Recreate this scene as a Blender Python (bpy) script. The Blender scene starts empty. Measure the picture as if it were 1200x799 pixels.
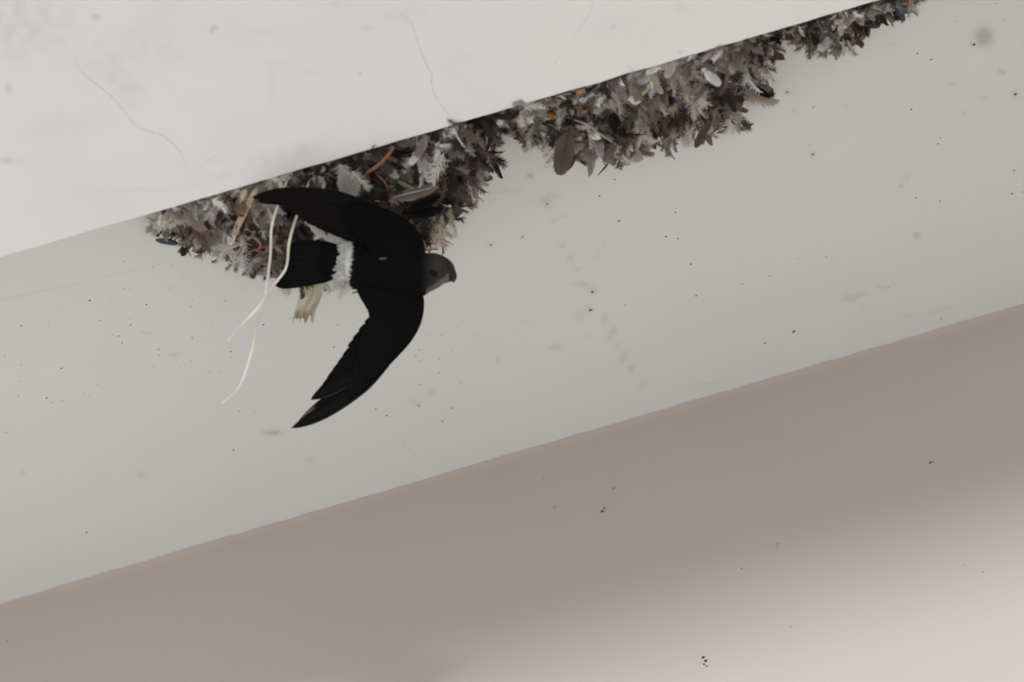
import bpy, bmesh, math, random
import numpy as np
from mathutils import Vector, Matrix, noise as mnoise

random.seed(7); rng = np.random.default_rng(7)
S = bpy.context.scene
C = S.collection

# ------------------------------------------------------------------ camera
W_, H_ = 1200, 799
ELEV, ROLL, FPX = math.radians(45), math.radians(16.3), 5856.0
CAM = np.array([0.0, 0.0, 1.6]); DIST = 3.5
X = np.array([1.0, 0, 0])
FW = np.array([0, math.cos(ELEV), math.sin(ELEV)])
UP0 = np.array([0, -math.sin(ELEV), math.cos(ELEV)])
RT = math.cos(ROLL)*X - math.sin(ROLL)*UP0
UP = math.sin(ROLL)*X + math.cos(ROLL)*UP0
cam = bpy.data.cameras.new('camera'); co = bpy.data.objects.new('camera', cam); C.objects.link(co)
m = Matrix.Identity(4)
for i in range(3):
    m[i][0] = RT[i]; m[i][1] = UP[i]; m[i][2] = -FW[i]; m[i][3] = CAM[i]
co.matrix_world = m
cam.sensor_width = 36; cam.lens = 36*FPX/W_; cam.clip_start = 0.05
cam.dof.use_dof = True; cam.dof.focus_distance = DIST - 0.09; cam.dof.aperture_fstop = 7.5
S.camera = co

# ------------------------------------------------------------------ light
S.view_settings.view_transform = 'Standard'; S.view_settings.look = 'None'
S.view_settings.exposure = 0.03; S.view_settings.gamma = 1; S.view_settings.use_curve_mapping = False
wd = bpy.data.worlds.new('world'); S.world = wd; wd.use_nodes = True
nt = wd.node_tree; nt.nodes.clear()
tc = nt.nodes.new('ShaderNodeTexCoord'); sx = nt.nodes.new('ShaderNodeSeparateXYZ')
cr = nt.nodes.new('ShaderNodeValToRGB'); bg = nt.nodes.new('ShaderNodeBackground'); wo = nt.nodes.new('ShaderNodeOutputWorld')
mr = nt.nodes.new('ShaderNodeMapRange'); mr.inputs[1].default_value = -1; mr.inputs[2].default_value = 1
nt.links.new(tc.outputs['Generated'], sx.inputs[0]); nt.links.new(sx.outputs['Z'], mr.inputs[0])
nt.links.new(mr.outputs[0], cr.inputs[0]); nt.links.new(cr.outputs[0], bg.inputs[0]); nt.links.new(bg.outputs[0], wo.inputs[0])
e = cr.color_ramp.elements          # sunlit pale yard below, bright sky above
e[0].position = 0.0; e[0].color = (0.90, 0.915, 0.915, 1)
e[1].position = 1.0; e[1].color = (0.80, 0.90, 1.05, 1)
a = cr.color_ramp.elements.new(0.49); a.color = (0.83, 0.85, 0.86, 1)
a = cr.color_ramp.elements.new(0.53); a.color = (0.95, 1.0, 1.05, 1)
bg.inputs[1].default_value = 1.02
SUN_ELEV, SUN_AZ = 8.0, 13.0
sl = bpy.data.lights.new('low_sun', 'SUN'); sl.energy = 1.85; sl.angle = math.radians(8.5); sl.color = (0.91, 1.0, 1.04)
so = bpy.data.objects.new('low_sun', sl); C.objects.link(so)
se, sa = math.radians(SUN_ELEV), math.radians(SUN_AZ)
so.location = (0, -3, 6)
so.rotation_euler = Vector((-math.sin(sa)*math.cos(se), math.cos(sa)*math.cos(se), -math.sin(se))).to_track_quat('-Z', 'Y').to_euler()

# ------------------------------------------------------------------ geometry of the place
HC = CAM[2] + DIST*math.sin(ELEV)           # ceiling height
HB = 0.07                                   # drop of the beam below it
def ray(px, py):
    d = RT*((px-W_/2)/FPX) + UP*((H_/2-py)/FPX) + FW
    return d                                # unit depth along the view axis
def at_z(px, py, z):
    d = ray(px, py); return CAM + d*((z-CAM[2])/d[2])
def at_y(px, py, y):
    d = ray(px, py); return CAM + d*((y-CAM[1])/d[1])
def at_d(px, py, dep):
    return CAM + ray(px, py)*dep
edge_y = lambda x: 303.3-0.2925*x
YW = at_z(600, 707-0.2915*600, HC)[1]       # back wall
YB = at_z(600, edge_y(600), HC-HB)[1]       # far face of the beam
MM = DIST/FPX                               # metres per pixel near the ceiling

# ------------------------------------------------------------------ materials
def mat(name, col=None, rough=0.8, spec=0.3, attr=None, transl=0.0, bump=None, bump_scale=(60,60,60), bump_d=0.001, noise_mix=None, sheen=0):
    mm = bpy.data.materials.new(name); mm.use_nodes = True; n = mm.node_tree
    b = n.nodes['Principled BSDF']; b.inputs['Roughness'].default_value = rough
    b.inputs['Specular IOR Level'].default_value = spec
    src = None
    if attr:
        at = n.nodes.new('ShaderNodeAttribute'); at.attribute_name = attr; src = at.outputs['Color']
    else:
        rgb = n.nodes.new('ShaderNodeRGB'); rgb.outputs[0].default_value = (*col, 1); src = rgb.outputs[0]
    if noise_mix:
        sc, lo, hi, st = noise_mix
        t = n.nodes.new('ShaderNodeTexCoord'); mp = n.nodes.new('ShaderNodeMapping'); mp.inputs['Scale'].default_value = st
        nz = n.nodes.new('ShaderNodeTexNoise'); nz.inputs['Scale'].default_value = sc; nz.inputs['Detail'].default_value = 5
        mrg = n.nodes.new('ShaderNodeMapRange'); mrg.inputs[1].default_value = .3; mrg.inputs[2].default_value = .7; mrg.inputs[3].default_value = lo; mrg.inputs[4].default_value = hi
        mx = n.nodes.new('ShaderNodeVectorMath'); mx.operation = 'SCALE'
        n.links.new(t.outputs['Object'], mp.inputs[0]); n.links.new(mp.outputs[0], nz.inputs['Vector']); n.links.new(nz.outputs[0], mrg.inputs[0])
        n.links.new(src, mx.inputs[0]); n.links.new(mrg.outputs[0], mx.inputs['Scale']); src = mx.outputs[0]
    n.links.new(src, b.inputs['Base Color'])
    if bump:
        t = n.nodes.new('ShaderNodeTexCoord'); mp = n.nodes.new('ShaderNodeMapping'); mp.inputs['Scale'].default_value = bump_scale
        nz = n.nodes.new('ShaderNodeTexNoise'); nz.inputs['Scale'].default_value = 1; nz.inputs['Detail'].default_value = 4
        bp = n.nodes.new('ShaderNodeBump'); bp.inputs['Strength'].default_value = bump; bp.inputs['Distance'].default_value = bump_d
        n.links.new(t.outputs['Object'], mp.inputs[0]); n.links.new(mp.outputs[0], nz.inputs['Vector'])
        n.links.new(nz.outputs[0], bp.inputs['Height']); n.links.new(bp.outputs[0], b.inputs['Normal'])
    if transl > 0:
        tr = n.nodes.new('ShaderNodeBsdfTranslucent'); ms = n.nodes.new('ShaderNodeMixShader'); ms.inputs[0].default_value = transl
        n.links.new(src, tr.inputs[0]); n.links.new(b.outputs[0], ms.inputs[1]); n.links.new(tr.outputs[0], ms.inputs[2])
        n.links.new(ms.outputs[0], n.nodes['Material Output'].inputs[0])
    return mm
M = {}
M['ceiling'] = mat('ceiling_paint', attr='Col', rough=0.75, spec=0.15, bump=0.25, bump_scale=(160, 420, 160), bump_d=0.0006, noise_mix=(9, .985, 1.01, (1, 1, 1)))
M['beam'] = mat('beam_paint', attr='Col', rough=0.75, spec=0.15, bump=0.3, bump_scale=(170, 380, 170), bump_d=0.0006, noise_mix=(14, .97, 1.012, (1, 1, 1)))
M['wall'] = mat('wall_paint', attr='Col', rough=0.8, spec=0.12, bump=0.2, bump_scale=(300, 300, 300), bump_d=0.0005, noise_mix=(8, .985, 1.015, (1, 1, 1)))
M['speck'] = mat('fly_speck', (0.045, 0.042, 0.038), 0.7)
M['speck_grey'] = mat('grey_speck', (0.22, 0.21, 0.20), 0.9)
M['crack'] = mat('hairline_crack', (0.56, 0.55, 0.55), 0.9)
M['plume'] = mat('plume', attr='Col', rough=0.75, spec=0.12, transl=0.22)
M['mat'] = mat('matted_down', attr='Col', rough=0.95, spec=0.05, bump=0.9, bump_scale=(500, 500, 500), bump_d=0.003)
M['bird'] = mat('bird_plumage', attr='Col', rough=0.65, spec=0.03, bump=0.35, bump_scale=(500, 260, 500), bump_d=0.0012)
M['quill'] = mat('flight_feather', attr='Col', rough=0.5, spec=0.03)
M['eye'] = mat('bird_eye', (0.003, 0.003, 0.003), 0.25, 0.12)
M['bill'] = mat('bird_bill', (0.02, 0.018, 0.017), 0.4, 0.4)
M['straw'] = mat('straw', attr='Col', rough=0.6, spec=0.3, transl=0.15)

# ------------------------------------------------------------------ helpers
def mesh_obj(name, verts, faces, material, parent=None, loc=None, cols=None, smooth=True, mats=None, midx=None):
    v = np.asarray(verts, dtype=np.float64)
    if loc is not None: v = v-np.asarray(loc)
    me = bpy.data.meshes.new(name)
    me.from_pydata(v.tolist(), [], [list(map(int, f)) for f in faces] if not isinstance(faces, np.ndarray) else faces.tolist())
    if mats:
        for q in mats: me.materials.append(q)
        me.polygons.foreach_set('material_index', midx)
    else: me.materials.append(material)
    if cols is not None:
        ca = me.color_attributes.new('Col', 'FLOAT_COLOR', 'POINT')
        c = np.ones((len(v), 4), dtype=np.float32); c[:, :3] = np.asarray(cols).reshape(-1, 3) if np.ndim(cols) > 1 else np.tile(cols, (len(v), 1))
        ca.data.foreach_set('color', c.ravel())
    if smooth: me.polygons.foreach_set('use_smooth', [True]*len(me.polygons))
    me.update()
    o = bpy.data.objects.new(name, me); C.objects.link(o)
    if parent is not None: o.parent = parent
    elif loc is not None: o.location = loc
    return o
def tag(o, label=None, cat=None, group=None, kind=None):
    for k, v in (('label', label), ('category', cat), ('group', group), ('kind', kind)):
        if v: o[k] = v
    return o
def empty(name, loc):
    o = bpy.data.objects.new(name, None); C.objects.link(o); o.location = loc; o.empty_display_size = 0.02; return o
def interp(pts, x):
    p = np.array(pts, float); return np.interp(x, p[:, 0], p[:, 1])
def smooth_line(pts, n):
    """Catmull-Rom through points of any dimension, n samples."""
    p = np.array(pts, float); p = np.vstack([2*p[0]-p[1], p, 2*p[-1]-p[-2]])
    out = []
    m_ = len(p)-3
    for i in range(n):
        u = i/(n-1)*m_; k = min(int(u), m_-1); t = u-k
        a, b, c, d = p[k:k+4]
        out.append(0.5*((2*b)+(-a+c)*t+(2*a-5*b+4*c-d)*t*t+(-a+3*b-3*c+d)*t**3))
    return np.array(out)
def grid_faces(n, m_, close=False):
    f = []
    for i in range(n-1):
        for j in range(m_-1 if not close else m_):
            k = (j+1) % m_
            f.append((i*m_+j, i*m_+k, (i+1)*m_+k, (i+1)*m_+j))
    return f
def tube(path, radii, seg=8, flat=1.0, flatdir=None):
    path = np.array(path); n = len(path); vs = []
    ref = np.array(flatdir if flatdir is not None else -FW)
    for i in range(n):
        t = path[min(i+1, n-1)]-path[max(i-1, 0)]; t /= np.linalg.norm(t)+1e-12
        a = np.cross(t, ref); a /= np.linalg.norm(a)+1e-12; b = np.cross(a, t)
        r = radii[i] if np.ndim(radii) else radii
        for k in range(seg):
            w = 2*math.pi*k/seg
            vs.append(path[i]+a*math.cos(w)*r+b*math.sin(w)*r*flat)
    f = grid_faces(n, seg, True)
    f.append(tuple(range(seg))[::-1]); f.append(tuple((n-1)*seg+k for k in range(seg)))
    return vs, f
def blend_noise(x, y, s, o=0.0):
    return mnoise.noise(Vector((x*s, y*s, o)))

# ------------------------------------------------------------------ structure: ceiling, beam, wall
x_l, x_r = -3.0, 3.0
fine_x = np.concatenate([[x_l, -1.5, -.8, -.55], np.arange(-.42, .42, .0016), [.55, .8, 1.5, x_r]])
def sheet(us, vs, fn, colfn):
    U, V = np.meshgrid(us, vs, indexing='ij')
    P = fn(U, V); col = colfn(U, V)
    return P.reshape(-1, 3), grid_faces(len(us), len(vs)), col.reshape(-1, 3)
def spot(U, V, cx, cy, rx, ry=None, ang=0, amt=1.0, pw=1.0):
    ry = ry or rx; dx, dy = U-cx, V-cy
    c, s = math.cos(ang), math.sin(ang)
    a, b = (dx*c+dy*s)/rx, (-dx*s+dy*c)/ry
    return amt*np.exp(-(a*a+b*b)**pw)
def speck_mesh(items, fn, nrm, V, F, I, mi):
    """tiny raised spots: items (px, py, radius px, squash, slot)"""
    nrm = np.array(nrm, float)
    for px, py, r, sq, slot in items:
        c = fn(px, py); base = len(V)
        a = X; b = np.cross(nrm, X); th = random.uniform(-.3, .5); n = 9
        V.append(c+nrm*r*MM*0.35)
        for k in range(n):
            w = 2*math.pi*k/n; rr = r*MM*random.uniform(.75, 1.2)
            u, v = math.cos(w)*rr, math.sin(w)*rr*sq
            V.append(c+a*(u*math.cos(th)-v*math.sin(th))+b*(u*math.sin(th)+v*math.cos(th)))
        for k in range(n): F.append((base, base+1+k, base+1+(k+1) % n)); I.append(slot)

# -- ceiling
z1 = lambda s: s
def cpix(px, py): return at_z(px, py, HC)
base_c = np.array([0.765, 0.765, 0.745])
smudges = [ # px, py, rx, ry, angle(deg in picture), amount, tint
 (1153, 43, 14, 14, 0, .42, 0), (1139, 52, 3, 3, 0, .35, 0), (640, 233, 16, 6, 20, .20, 0), (641, 240, 4, 5, 0, .30, 0),
 (650, 258, 6, 4, 30, .18, 0), (661, 254, 4, 2, 0, .25, 0), (660, 287, 5, 9, -20, .14, 0), (668, 302, 5, 5, 0, .20, 0),
 (677, 315, 7, 3, 10, .15, 0), (683, 333, 13, 4, -5, .22, 0), (694, 341, 5, 4, 0, .30, 0), (692, 363, 5, 4, 0, .35, 0),
 (680, 370, 9, 7, 0, .13, 0), (708, 374, 5, 9, -25, .22, 1), (717, 390, 5, 10, -25, .30, 1), (722, 406, 4, 6, -25, .16, 1),
 (731, 418, 5, 9, -30, .22, 1), (739, 432, 4, 6, -30, .30, 1), (752, 450, 5, 9, -30, .12, 0), (688, 394, 4, 3, 0, .16, 0),
 (651, 407, 8, 4, 10, .32, 0), (584, 421, 4, 4, 0, .18, 0), (506, 459, 6, 4, 10, .20, 0), (484, 470, 8, 6, 0, .13, 0), (491, 475, 3, 3, 0, .3, 0),
 (621, 378, 14, 2, -5, .10, 0), (322, 507, 9, 4, 5, .38, 0), (313, 506, 8, 3, 5, .2, 0), (166, 556, 5, 4, 0, .25, 0),
 (364, 538, 7, 4, 0, .14, 0), (172, 390, 8, 2, 0, .2, 0), (203, 415, 7, 3, 0, .2, 0), (27, 554, 3, 3, 0, .25, 0),
 (621, 206, 5, 5, 0, .34, 0), (640, 195, 14, 3, 15, .16, 0), (595, 224, 20, 2, 5, .14, 0), (612, 277, 4, 2, 0, .3, 0), (575, 287, 4, 2.5, 0, .35, 0),
 (996, 349, 9, 5, 10, .28, 0), (1007, 346, 9, 3, 15, .22, 0), (1032, 337, 6, 3, 0, .15, 0), (1074, 276, 5, 4, 0, .40, 0),
 (1100, 364, 16, 2, 15, .14, 0), (1065, 371, 12, 2, 0, .12, 0), (825, 450, 16, 1.6, 5, .16, 0), (1015, 359, 5, 3, 0, .12, 0),
 (1174, 84, 5, 4, 0, .40, 0), (1190, 110, 4, 4, 0, .45, 0), (1114, 98, 7, 1.6, 0, .3, 0), (1130, 133, 3, 3, 0, .25, 0),
 (952, 181, 4, 3, 0, .40, 0), (948, 170, 3, 2, 0, .25, 0), (923, 108, 4, 3, 0, .40, 0), (931, 130, 3, 2, 0, .35, 1), (953, 126, 2, 2, 0, .3, 0),
 (970, 85, 14, 1.5, 15, .15, 0), (975, 75, 16, 1.5, 20, .12, 0), (1045, 52, 10, 2, 0, .1, 0), (1056, 218, 4, 3, 0, .32, 0), (1062, 208, 5, 5, 0, .12, 0),
 (1153, 115, 7, 2, 0, .12, 0), (992, 125, 4, 3, 0, .14, 0), (909, 97, 7, 5, 20, .16, 0), (899, 75, 6, 10, 0, .12, 0),
 (702, 292, 4, 14, -35, .08, 1), (700, 303, 4, 3, 0, .12, 0), (30, 345, 60, 1.3, 12, .16, 0), (150, 318, 70, 1.2, 14, .10, 0), (905, 25, 10, 3, 10, .2, 1)]
Pc = None
def ceil_fn(U, V): return np.stack([U, V, np.full_like(U, HC)], -1)
def ceil_col(U, V):
    out = np.ones(U.shape+(3,))*base_c
    # picture position of every point, for the stains' own places
    d = np.stack([U, V, np.full_like(U, HC)], -1)-CAM
    dep = d@FW; px = W_/2+FPX*(d@RT)/dep; py = H_/2-FPX*(d@UP)/dep
    for sx_, sy_, rx, ry, an, am, ti in smudges:
        c = cpix(sx_, sy_); k = MM
        msk = (np.abs(px-sx_) < 4*max(rx, ry)) & (np.abs(py-sy_) < 4*max(rx, ry))
        if not msk.any(): continue
        a = spot(px[msk], py[msk], sx_, sy_, rx*.85, ry*.85, -math.radians(an), am*.8, 1.3 if rx > 10 and am > .25 else 1.0)
        nz = np.array([0.75+0.6*mnoise.noise(Vector((x_*.22, y_*.22, 3))) for x_, y_ in zip(px[msk], py[msk])])
        if sx_ != 1153: a = a*np.clip(nz, .1, 1.4)
        tint = np.array([[.75, .9, 1.15], [1., 1., 1.]][1-ti]) if ti else np.array([1., 1., .98])
        out[msk] *= 1-a[:, None]*tint
    return out
ys = np.concatenate([np.arange(YB+.0005, YW+.004, .0016), [YW+.02]])
ys = np.concatenate([[YB-.001], ys])
Vc, Fc, Cc = sheet(fine_x, ys, ceil_fn, ceil_col)
Vc = list(Vc); Ic = [0]*len(Fc); Cc = list(Cc); n0 = len(Vc)
def z3(L, ox=0, oy=300, s=1.9025): return [(ox+a/s, oy+b/s, r) for a, b, r in L]
sp = z3([(47,156,1.6),(108,148,1.1),(200,99,1.7),(222,144,1.2),(326,108,1.5),(380,71,1.2),(291,154,1.4),(289,140,1),(264,178,1.4),(253,176,.9),(272,194,1.3),
 (353,208,1.4),(355,221,1.2),(342,245,.9),(428,183,1.3),(425,113,1.1),(429,99,.9),(503,99,1.2),(47,242,1.2),(137,250,1.5),(11,223,.9),(41,311,1.2),(104,316,1.6),(115,327,1),
 (139,324,1.3),(188,307,1),(217,287,1),(200,312,.8),(14,393,1.1),(46,279,.9),(514,213,1.4),(517,226,1.2),(516,212,1),(587,153,1.7),(556,122,.9),(427,233,1),(458,265,.8),(468,258,.9),(402,248,.8),(487,258,.8),(491,262,.9),
 (533,346,1.2),(521,432,1.6),(568,348,.8),(193,616,1.7),(744,203,1.4),(753,154,1.2),(340,25,.9),(277,12,1),(277,73,1),(289,74,.7),(369,94,.9),(406,110,.8),(415,3,1),(540,72,.8),(650,137,1),(36,425,.8),(195,200,.7),(245,96,.8),(384,20,.8),(473,150,.8),(590,214,.8),(360,3,.8),(407,48,.7)])
sp += z3([(866,39,2.2),(983,22,1),(399,101,1.1),(270,178,1.1),(258,198,1.2),(341,208,1.2),(339,257,1.3),(268,372,1.4),(157,405,1.7),(120,383,1.3),(386,379,1.4),(351,425,1.7),(415,292,1.1),(272,297,1),
 (300,128,1),(347,126,1),(385,178,.8),(462,128,.9),(233,524,1.1),(218,507,.8),(275,215,1),(48,377,.9),(72,379,.8),(1128,133,.9)], 400, 350, 2.96)
sp += z3([(640,121,1.5),(569,198,1.5),(660,316,1.9),(925,274,1.5),(880,389,1.6),(937,398,1.4),(996,517,1.6),(1021,665,1.6),(587,429,.9),(535,648,2),(526,732,1.9),(325,235,1.6),(62,428,1.6),(209,390,1.3),(686,711,.9)], 560, 180, 3.993)
sp += z3([(747,218,1.7),(803,242,1.7),(722,445,1.8),(840,562,1.4),(831,585,1.6),(1141,694,1.6),(1131,788,1.7),(978,181,2.2),(1146,384,2),(1064,13,1.2),(755,18,1.4),(1103,79,1),(907,89,1),(324,436,1.2),(217,375,1.5),(321,628,1.6),(1175,782,.9),(560,230,.8)], 860, 0, 3.473)
sp += z3([(391,506,2.7),(289,547,1.9),(29,268,1.6),(48,379,1.5),(210,338,1.4),(306,311,1.3),(820,36,1.6),(904,47,1.3),(1157,20,1.5),(910,461,1.3),(722,350,1.2),(844,385,1.1),(405,248,1),(806,498,1),(505,243,1),(1193,14,.8)], 800, 220, 3.0)
items = []
for a, b, r in sp:
    items.append((a, b, r*0.82, random.uniform(.65, .95), 1 if r > 1.25 else 2))
for k in range(90):
    a, b = random.uniform(0, 1200), random.uniform(0, 700)
    if edge_y(a)+70 < b < 700-.2915*a: items.append((a, b, random.uniform(.35, .6), .8, 2))
speck_mesh(items, cpix, (0, 0, -1), Vc, Fc, Ic, None)
Cc += [base_c]*(len(Vc)-n0)
cl = mesh_obj('ceiling', np.array(Vc), Fc, None, cols=np.array(Cc), mats=[M['ceiling'], M['speck'], M['speck_grey']], midx=Ic, smooth=False)
tag(cl, kind='structure')
# roof slab above the ceiling, so that it has thickness
def box(name, lo, hi, m_, cols=None, bev=0):
    bm = bmesh.new(); bmesh.ops.create_cube(bm, size=1)
    for v in bm.verts:
        for i in range(3): v.co[i] = lo[i] if v.co[i] < 0 else hi[i]
    if bev: bmesh.ops.bevel(bm, geom=bm.edges[:], offset=bev, segments=3, affect='EDGES')
    V = [tuple(v.co) for v in bm.verts]; bm.verts.index_update(); F = [tuple(v.index for v in f.verts) for f in bm.faces]; bm.free()
    return mesh_obj(name, V, F, m_, cols=cols, smooth=False)
o = box('ceiling_slab', (x_l, YB-.25, HC+.004), (x_r, YW+.15, HC+.15), M['ceiling'], cols=base_c); tag(o, kind='structure')

# -- beam: underside sheet with its stains and cracks, sides and rounded far edge
base_b = np.array([0.88, 0.885, 0.875])
BW = 0.62
def beam_fn(U, V):                         # V runs 0..: near bottom -> far bottom edge -> up the far face
    P = np.zeros(U.shape+(3,)); P[..., 0] = U
    r = .0022; L = BW-r
    w = np.array([[0.0009*mnoise.noise(Vector((u*9, 0, 1)))+0.0007*mnoise.noise(Vector((u*45, 5, 1))) for u in U[:, 0]]]).T
    q = np.clip((V-L)/(r*math.pi/2), 0, 1)*math.pi/2
    y = np.where(V < L, YB-BW+V, YB-r+r*np.sin(q)); z = np.where(V < L, HC-HB, HC-HB+r*(1-np.cos(q)))
    up = np.clip(V-L-r*math.pi/2, 0, None); z = z+up
    P[..., 1] = y+w*np.clip((V-(L-.01))/.01, 0, 1); P[..., 2] = z
    return P
bsm = [(30, 30, 60, 40, 0, .16), (150, 60, 60, 30, 30, .07), (190, 60, 50, 9, -25, .06), (140, 95, 34, 9, -60, .12), (160, 100, 18, 6, -50, .10), (320, 95, 6, 26, 0, .10), (345, 80, 26, 5, -10, .08), (470, 15, 40, 14, 0, .08),
       (10, 103, 3, 6, 0, .25), (251, 32, 3, 3, 0, .5), (248, 37, 3, 3, 0, .3), (112, 20, 5, 3, 0, .3), (8, 188, 18, 4, -5, .18), (150, 222, 60, 3, 0, .05), (180, 222, 30, 1.5, 0, .10),
       (340, 180, 40, 10, 16, .14), (250, 210, 30, 5, 16, .07), (250, 190, 30, 2.5, 25, .08), (60, 150, 60, 18, 10, .06), (710, 30, 30, 20, 0, .05), (430, 33, 6, 3, 0, .18), (300, 40, 40, 10, 0, .06),
       (800, 10, 12, 6, 0, .10), (540, 75, 30, 30, 0, .04), (740, 80, 6, 3, 0, .14), (798, 61, 2, 2, 0, .6), (719, 31, 1.6, 1.6, 0, .6), (421, 86, 1.6, 1.6, 0, .5), (390, 5, 30, 4, 0, .12), (1030, -4, 20, 8, 0, .1)]
def beam_col(U, V):
    out = np.ones(U.shape+(3,))*base_b
    d = beam_fn(U, V)-CAM; dep = d@FW; px = W_/2+FPX*(d@RT)/dep; py = H_/2-FPX*(d@UP)/dep
    for sx_, sy_, rx, ry, an, am in bsm:
        msk = (np.abs(px-sx_) < 3*max(rx, ry)) & (np.abs(py-sy_) < 3*max(rx, ry))
        if not msk.any(): continue
        a = spot(px[msk], py[msk], sx_, sy_, rx, ry, -math.radians(an), am*.75)
        nz = np.array([0.8+0.8*mnoise.noise(Vector((x_*.07, y_*.07, 9))) for x_, y_ in zip(px[msk], py[msk])])
        out[msk] *= 1-(a*np.clip(nz, .1, 1.4))[:, None]*np.array([1, .98, .97])
    return out
vs_ = np.concatenate([[0, .15, .28], np.arange(.33, BW-.003, .0018), np.linspace(BW-.0022, BW-.0022+.0022*math.pi/2, 5), [BW+.006, BW+HB]])
Vb, Fb, Cb = sheet(fine_x, vs_, beam_fn, beam_col)
Vb = list(Vb); Ib = [0]*len(Fb); Cb = list(Cb)
n0 = len(Vb)                                # near face and top close the solid
for u in (x_l, x_r): Vb += [np.array([u, YB-BW, HC-HB]), np.array([u, YB-BW, HC+.1]), np.array([u, YB, HC+.1])]
Fb += [(n0, n0+3, n0+4, n0+1), (n0+1, n0+4, n0+5, n0+2)]; Ib += [0, 0]
def bpix(px, py): return at_z(px, py, HC-HB-.00012)
def ribbon(pts, w, V, F, I, slot, jag=.6):
    line = smooth_line(pts, len(pts)*7)
    k0 = len(V)
    for i, (a, b) in enumerate(line):
        d = line[min(i+1, len(line)-1)]-line[max(i-1, 0)]; d /= np.linalg.norm(d)+1e-9
        n_ = np.array([-d[1], d[0]])
        a += random.gauss(0, jag*.5); b += random.gauss(0, jag*.4)
        ww = w*(.3+.7*random.random())*min(1, 4*i/len(line), 4*(len(line)-1-i)/len(line)+.1)
        V.append(bpix(a+n_[0]*ww, b+n_[1]*ww)); V.append(bpix(a-n_[0]*ww, b-n_[1]*ww))
        if i: q = k0+2*i; F.append((q-2, q-1, q+1, q)); I.append(slot)
for pts, w in [([(452, 0), (462, 8), (474, 19), (482, 27), (487, 40), (490, 52), (496, 66), (501, 78), (506, 87), (506, 98), (510, 112), (519, 126), (528, 137), (536, 148)], .42),
               ([(84, 55), (88, 70), (97, 86), (115, 100), (133, 115), (146, 131), (158, 145), (170, 153), (188, 158), (201, 167), (212, 180), (217, 192), (223, 199)], .42),
               ([(696, 0), (690, 18), (680, 32), (668, 48)], .28), ([(668, 48), (655, 68), (643, 82)], .16), ([(258, 176), (250, 184), (238, 192)], .18)]:
    ribbon(pts, w, Vb, Fb, Ib, 1)
Cb += [base_b]*(len(Vb)-len(Cb))
bo = mesh_obj('beam', np.array(Vb), Fb, None, cols=np.array(Cb), mats=[M['beam'], M['crack']], midx=Ib, smooth=False)
tag(bo, kind='structure')

# -- back wall
base_w = np.array([0.565, 0.492, 0.445])
wz = np.concatenate([[0.0, 1.5, 3.0], np.arange(HC-.36, HC-.012, .004), np.arange(HC-.012, HC+.0001, .0008), [HC+.02]])
def wall_fn(U, V):
    P = np.stack([U, np.full_like(U, YW), V], -1)
    k = np.exp(-((HC-V)/.0045)**2)
    w = np.array([[0.0012*mnoise.noise(Vector((u*14, 2, 1)))+0.0009*mnoise.noise(Vector((u*60, 7, 1))) for u in U[:, 0]]]).T
    P[..., 1] += -.0010*k+w*k              # slight lip of filler along the top, not quite straight
    P[..., 1] += 0.0012*np.sin(U*23)*0
    return P
def wall_col(U, V):
    out = np.ones(U.shape+(3,))*base_w
    k = np.exp(-((HC-V-.001)/.004)**2)[..., None]
    n_ = np.array([[.6+.6*mnoise.noise(Vector((u*22, 4, 1))) for u in U[:, 0]]]).T[..., None]
    return out*(1+k*n_*np.array([.08, .03, .0]))
Vw, Fw, Cw = sheet(fine_x[::2], wz, wall_fn, wall_col)
Vw = list(Vw); Iw = [0]*len(Fw); n0 = len(Vw)
wpix = lambda px, py: at_y(px, py, YW-.0003)
wi = [(706, 599, 2.6, .5, 1), (708, 595, 1.6, .7, 1), (650, 594, 1.8, .6, 2), (719, 572, 2.6, .7, 2), (643, 592, 1.2, .4, 2), (1090, 542, 2.0, .6, 1), (1093, 541, 1.4, .6, 3), (911, 637, 1.3, 1, 2), (911, 640, 1, 1, 2), (869, 666, 1.6, .8, 2),
      (824, 770, 2.0, .8, 1), (827, 774, 2.2, .8, 1), (825, 778, 1.4, .8, 1), (828, 780, 1.3, .8, 3), (636, 560, 1.2, 1, 2), (1152, 670, 1, 1, 2), (8, 751, 1.3, 1, 2), (927, 734, 1, 1, 2), (1130, 662, .9, 1, 2)]
speck_mesh(wi, wpix, (0, -1, 0), Vw, Fw, Iw, None)
Cw = list(Cw)+[base_w]*(len(Vw)-n0)
M['speck_rust'] = mat('rust_speck', (0.25, 0.15, 0.07), 0.9)
M['speck_wall'] = mat('wall_speck', (0.34, 0.30, 0.26), 0.9)
wo_ = mesh_obj('wall_back', np.array(Vw), Fw, None, cols=np.array(Cw), mats=[M['wall'], M['speck'], M['speck_wall'], M['speck_rust']], midx=Iw, smooth=False)
tag(wo_, kind='structure')
o = box('wall_back_core', (x_l, YW+.02, 0), (x_r, YW+.2, HC+.15), M['wall'], cols=base_w); tag(o, kind='structure')

o = box('shade_wall_right', (1.35, YB-2.2, 0), (1.5, YW+.2, HC+.15), M['wall'], cols=base_w); tag(o, kind='structure')  # out-of-view end wall, added to block light so the ceiling darkens rightwards
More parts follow.
